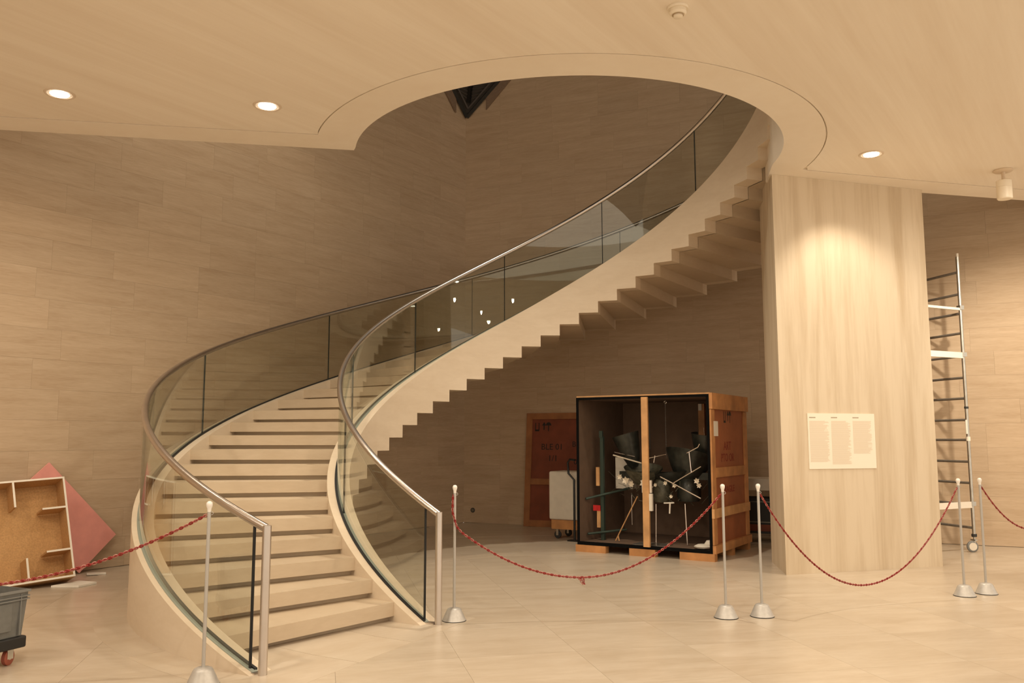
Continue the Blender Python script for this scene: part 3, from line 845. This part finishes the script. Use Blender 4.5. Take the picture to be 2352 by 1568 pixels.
# ---- padded white case on a wheeled board, left of the crate
wc = empty('dolly', (.92, 14.10, 0), CA, label='low wooden wheeled dolly left of the open crate', cat='dolly')
MB().box(-.18, .62, -.25, .25, .155, .30).build('deck', 'pine', wc)
for (x, y) in ((-.10, -.18), (.54, -.18), (-.10, .18), (.54, .18)):
    cs_ = MB(); cs_.lathe([(.055, -.016), (.062, -.010), (.062, .010), (.055, .016)], 18, mtx=Matrix.Translation((x, y, .0625)) @ Matrix.Rotation(R(90), 4, 'X'))
    wh = cs_.build('wheel', 'rubber', wc, smooth=True)
    MB().box(x - .02, x + .02, y - .026, y - .019, .05, .1545).box(x - .02, x + .02, y + .019, y + .026, .05, .1545).build('caster_fork', 'galvanised', wh)
pc = bevel(MB().box(-.23, .60, -.25, .25, 0, .77).build('padded_case', 'foam_white', None), .03, 3)
pc.location = (.92, 14.10, .301); pc.rotation_euler = (0, 0, CA)
tag(pc, 'white padded case standing on the low dolly left of the crate', 'case')
hd = empty('trolley_handle', (.945, 13.62, 0), CA, label='black tubular trolley handle beside the white padded case', cat='trolley')
MB().tube([(.04, 0, .02), (.04, 0, .95), (-.06, 0, 1.05), (-.07, 0, 1.22), (-.03, 0, 1.27), (.06, 0, 1.26)], .018, 8).build('handle', 'black_metal', hd, smooth=True)
MB().box(-.06, .14, -.06, .05, 0, .02).build('toe_plate', 'black_metal', hd)

# ---- white table with cases under it, right of the crate
tb = empty('work_table', (4.30, 13.52, 0), rzR, label='white-topped work table against the back wall behind the stone pier', cat='table')
MB().box(-.85, .85, -.36, .36, .80, .975).build('tabletop', 'foam_white', tb)
for (x, y) in ((-.80, -.31), (.80, -.31), (-.80, .31), (.80, .31)):
    MB().box(x - .025, x + .025, y - .025, y + .025, 0, .799).build('leg', 'case_dark', tb)
MB().box(-.77, .77, -.32, .32, .14, .17).build('shelf', 'case_dark', tb)
ec = empty('equipment_case', Vector((4.30, 13.52, .171)) + DR * -.45, rzR, label='dark equipment case with pale edges on the shelf under the white table', cat='case')
MB().box(-.28, .30, -.26, .26, 0, .50).build('body', 'case_dark', ec)
for (x0, x1, z0, z1) in ((-.24, .26, .44, .455), (-.24, .26, .13, .145), (-.24, -.225, .145, .44), (.245, .26, .145, .44)):
    MB().box(x0, x1, -.268, -.2605, z0, z1).build('edge_trim', 'case_edge', ec)
MB().box(-.24, .26, -.266, -.2605, .0, .10).build('lower_band', 'plywood_dark', ec)

# ================================================================== LADDER TOWER (rolling scaffold)
LP = Vector((6.53, 12.255, 0)); LA = R(105.0); LWd = .74
lt = empty('scaffold_tower', LP, LA, label='grey metal rolling scaffold frame with ladder rungs standing right of the stone pier', cat='scaffold')
for x in (0, LWd):
    MB().tube([(x, 0, .23), (x, 0, 4.24)], .024, 12).build('upright', 'galvanised', lt, smooth=True)
    MB().tube([(x, 0, 4.235), (x, 0, 4.29)], .019, 10).build('spigot', 'white_metal', lt, smooth=True)
    MB().lathe([(.034, .215), (.036, .225), (.036, .245), (.034, .255)], 14, (x, 0, 0)).build('adjuster_nut', 'rubber', lt, smooth=True)
    MB().tube([(x, 0, .12), (x, 0, .235)], .017, 10).build('stem', 'galvanised', lt, smooth=True)
    wh = MB(); wh.lathe([(.03, -.019), (.072, -.016), (.080, -.010), (.080, .010), (.072, .016), (.03, .019)], 24, mtx=Matrix.Translation((x + .01, .03, .080)) @ Matrix.Rotation(R(75), 4, 'Z') @ Matrix.Rotation(R(90), 4, 'X'))
    wo = wh.build('wheel', 'bin_rim', lt, smooth=True)
    MB().lathe([(.055, -.0200), (.055, .0200)], 20, mtx=Matrix.Translation((x + .01, .03, .080)) @ Matrix.Rotation(R(75), 4, 'Z') @ Matrix.Rotation(R(90), 4, 'X')).build('hub', 'foam_white', wo)
    MB().box(x - .035, x + .05, -.02, .02, .162, .18).build('brake_plate', 'galvanised', wo)
MB().tube([(0, 0, 2.02), (0, 0, 2.05)], .030, 12).build('joint_clip', 'rubber', lt, smooth=True)
MB().tube([(0, 0, 1.56), (0, 0, 1.62)], .030, 12).build('joint_clip', 'white_metal', lt, smooth=True)
MB().tube([(-.012, .03, 1.66), (-.012, .03, 1.86)], .014, 8).build('label_sleeve', 'paper_white', lt)
for z in (.338, .66, .965, 1.265, 1.574, 1.86, 2.168, 2.466, 2.78, 3.112, 3.40, 3.685, 4.01):
    MB().tube([(.0, 0, z), (LWd, 0, z)], .019, 10).build('rung', 'rung_metal', lt, smooth=True)
bd_ = Vector((math.cos(R(206) - LA), math.sin(R(206) - LA), 0))
for (z, hgt) in ((3.445, .035), (2.745, .085), (.62, .085)):
    px = Vector((-bd_.y, bd_.x, 0))
    a0, a1 = bd_ * .03, bd_ * .95
    vs = []
    for zz in (z, z + hgt):
        for p, sgn in ((a0, -.02), (a1, -.02), (a1, .02), (a0, .02)): vs.append(p + px * sgn + Vector((0, 0, zz)))
    mb_ = MB(); mb_.add(vs, [(0, 3, 2, 1), (4, 5, 6, 7), (0, 1, 5, 4), (1, 2, 6, 5), (2, 3, 7, 6), (3, 0, 4, 7)])
    mb_.build('guard_board', 'white_metal', lt)
    MB().box(-.035, .035, -.035, .035, z + hgt * .3, z + hgt * .3 + .06).build('clamp', 'galvanised', lt)

# ================================================================== LEFT: PINK BOARD, SHELF UNIT, BIN
nL = Vector((.8111, -.5849, 0))   # out of left wall into the room
along = -DL                        # towards the corner
def on_left(s, z, off): return Vector((-5.312, 10.632, 0)) + along * (s - .085) + nL * off + Vector((0, 0, z))
pb = MB()
c4 = [(0, .004), (.464, .416), (-.348, 1.322), (-.812, .910)]
vs = [on_left(s, z, .055 + .16 * (1 - z / 1.32) + .0) for s, z in c4] + [on_left(s, z, .030 + .16 * (1 - z / 1.32)) for s, z in c4]
pb.add(vs, [(0, 1, 2, 3)], 0); pb.add(vs, [(4, 7, 6, 5), (0, 4, 5, 1), (1, 5, 6, 2), (2, 6, 7, 3), (3, 7, 4, 0)], 1)
o = pb.build('pink_board', ['pink_board', 'pink_edge']); tag(o, 'pink board tilted on its corner against the left wall behind the shelf unit', 'board')

# open-backed shelf unit leaning against the wall
SB = Vector((-4.83, 9.64, .0965)); sa = R(19.0)
nrmw = -nL; upv = nrmw * math.sin(sa) + Vector((0, 0, 1)) * math.cos(sa)
dirx = Vector((-.727, -.687, 0)).normalized()     # bottom edge to the left
dirx = (dirx - upv * dirx.dot(upv)).normalized()
outv = dirx.cross(upv).normalized()
if outv.dot(nL) < 0: outv = -outv
mtx = Matrix((-dirx, -outv, upv)).transposed().to_4x4(); mtx.translation = SB
su = bpy.data.objects.new('shelf_unit', None); COL.objects.link(su); su.matrix_world = mtx
tag(su, 'open shelf unit with white edges and brown board inside leaning at the left', 'shelf unit')
SW, SH, SD, ST = 1.70, 1.14, .27, .020
def panel(name, x0, x1, y0, y1, z0, z1, parent=su):
    p = MB().box(x0, x1, y0 + .006, y1, z0, z1).build(name, 'particle_board', parent)
    MB().box(x0, x1, y0, y0 + .0058, z0, z1).build('white_edging', 'white_edge', p)
    return p
panel('top_board', -SW, 0, 0, SD, SH - ST, SH)
panel('bottom_board', -SW, 0, 0, SD, 0, ST)
panel('side_board', -ST, 0, 0, SD, ST + .0005, SH - ST - .0005)
panel('side_board', -SW, -SW + ST, 0, SD, ST + .0005, SH - ST - .0005)
MB().box(-SW + .001, -.001, SD + .0005, SD + .018, 0, SH).build('back_board', 'particle_board', su)
panel('rib', -.535, -.515, .0, SD - .03, SH - .30, SH - ST - .0005)
panel('rib', -.470, -.450, .0, SD - .03, ST + .0005, .27)
panel('rib', -.26, -ST - .0005, .0, SD - .03, SH - .36, SH - .34)
panel('rib', -.26, -ST - .0005, .0, SD - .03, .30, .32)
panel('rib', -1.2, -1.18, .0, SD - .03, SH - .30, SH - ST - .0005)
# loose sheets on the floor
ps = MB().prism([(-5.00, 9.46), (-4.70, 9.46), (-4.62, 9.70), (-4.86, 9.80)], .0022, .022).build('foam_sheet', 'paper_white')
tag(ps, 'thin white foam sheet lying on the floor in front of the shelf unit', 'sheet')
pk = MB().prism([(-5.06, 10.35), (-4.86, 10.42), (-4.83, 10.36), (-5.02, 10.28)], .0022, .02).build('board_strip', 'paper_white')
tag(pk, 'short pale strip lying on the floor below the pink board', 'strip')

# grey crate-bin on a black dolly
BA = R(66.0)   # local +y points along 156 deg (away), -x along 246 deg
bn_c = Vector((-3.50, 6.32, 0))
fx = Vector((math.cos(R(246)), math.sin(R(246)), 0)); fy = Vector((math.cos(R(156)), math.sin(R(156)), 0))
bdol = empty('bin_dolly', bn_c, R(246), label='black plastic dolly with red wheels carrying the grey bin at the left edge', cat='dolly')
# local: x along 246deg, y -> -(156) side: rotate so that y = 336deg; bin occupies y<0
bevel(MB().box(-.005, .60, -.40, .005, .118, .200).build('deck', 'black_plastic', bdol), .012, 2)
for (x, y) in ((.075, -.075), (.53, -.075), (.075, -.325), (.53, -.325)):
    wm = MB(); wm.lathe([(.044, -.017), (.055, -.013), (.055, .013), (.044, .017)], 20, mtx=Matrix.Translation((x, y, .055)) @ Matrix.Rotation(R(20), 4, 'Z') @ Matrix.Rotation(R(90), 4, 'X'))
    wo = wm.build('wheel', 'red_wheel', bdol, smooth=True)
    MB().lathe([(.018, -.019), (.018, .019)], 12, mtx=Matrix.Translation((x, y, .055)) @ Matrix.Rotation(R(20), 4, 'Z') @ Matrix.Rotation(R(90), 4, 'X')).build('hub', 'petal', wo)
    MB().box(x - .022, x + .022, y - .028, y - .020, .045, .1175).box(x - .022, x + .022, y + .020, y + .028, .045, .1175).build('caster_fork', 'galvanised', wo)
bn = empty('storage_bin', bn_c + Vector((0, 0, .201)), R(246), label='grey plastic storage bin at the left edge, standing on a black dolly', cat='bin')
H = .325; dx = .022
def taper(x0, x1, y0, y1, ins, z0, z1):
    return [(x0 + ins, y0 + ins, z0), (x1 - ins, y0 + ins, z0), (x1 - ins, y1 - ins, z0), (x0 + ins, y1 - ins, z0), (x0, y0, z1), (x1, y0, z1), (x1, y1, z1), (x0, y1, z1)]
bm_ = MB()
bm_.add(taper(0, .59, -.39, 0, .022, 0, H), [(0, 3, 2, 1), (0, 1, 5, 4), (1, 2, 6, 5), (2, 3, 7, 6), (3, 0, 4, 7)])
bm_.add(taper(.006, .584, -.384, -.006, .022, .006, H), [(0, 1, 2, 3), (0, 4, 5, 1), (1, 5, 6, 2), (2, 6, 7, 3), (3, 7, 4, 0)])
bm_.add([(0, -.39, H), (.59, -.39, H), (.59, 0, H), (0, 0, H), (.006, -.384, H), (.584, -.384, H), (.584, -.006, H), (.006, -.006, H)], [(0, 1, 5, 4), (1, 2, 6, 5), (2, 3, 7, 6), (3, 0, 4, 7)])
bm_.build('body', 'bin_grey', bn)
for z, e in ((H - .018, .012), (H - .050, .009), (H - .072, .009)):
    rm = MB(); q = e
    rm.box(-q, .59 + q, .0005, q, z, z + .008 + (.008 if z > H - .03 else 0)); rm.box(-q, .59 + q, -.39 - q, -.3905, z, z + .008)
    rm.box(-q, -.0005, -.39, 0, z, z + .008); rm.box(.5905, .59 + q, -.39, 0, z, z + .008)
    rm.build('rim_band', 'bin_rim', bn)
for x in (.055, .535):
    MB().box(x - .004, x + .004, -.014, .004, .01, H - .03).build('corner_rib', 'bin_rim', bn)
MB().box(.12, .47, -.010, .0015, .05, .24).build('side_field', 'bin_grey', bn)

# ================================================================== SMALL: wall socket
sp = COR + DR * .205 + Vector((0, 0, .236))
so = empty('wall_socket', (sp.x, sp.y, sp.z), rzR, label='small dark round socket low on the back wall near the corner', cat='socket')
mr = Matrix.Rotation(R(90), 4, 'X')
MB().lathe([(.045, .0125), (.045, .020), (.032, .022)], 20, mtx=mr).build('rim', 'socket_dark', so)
MB().lathe([(.028, .021), (.026, .026)], 16, mtx=mr).build('cover', 'case_edge', so)
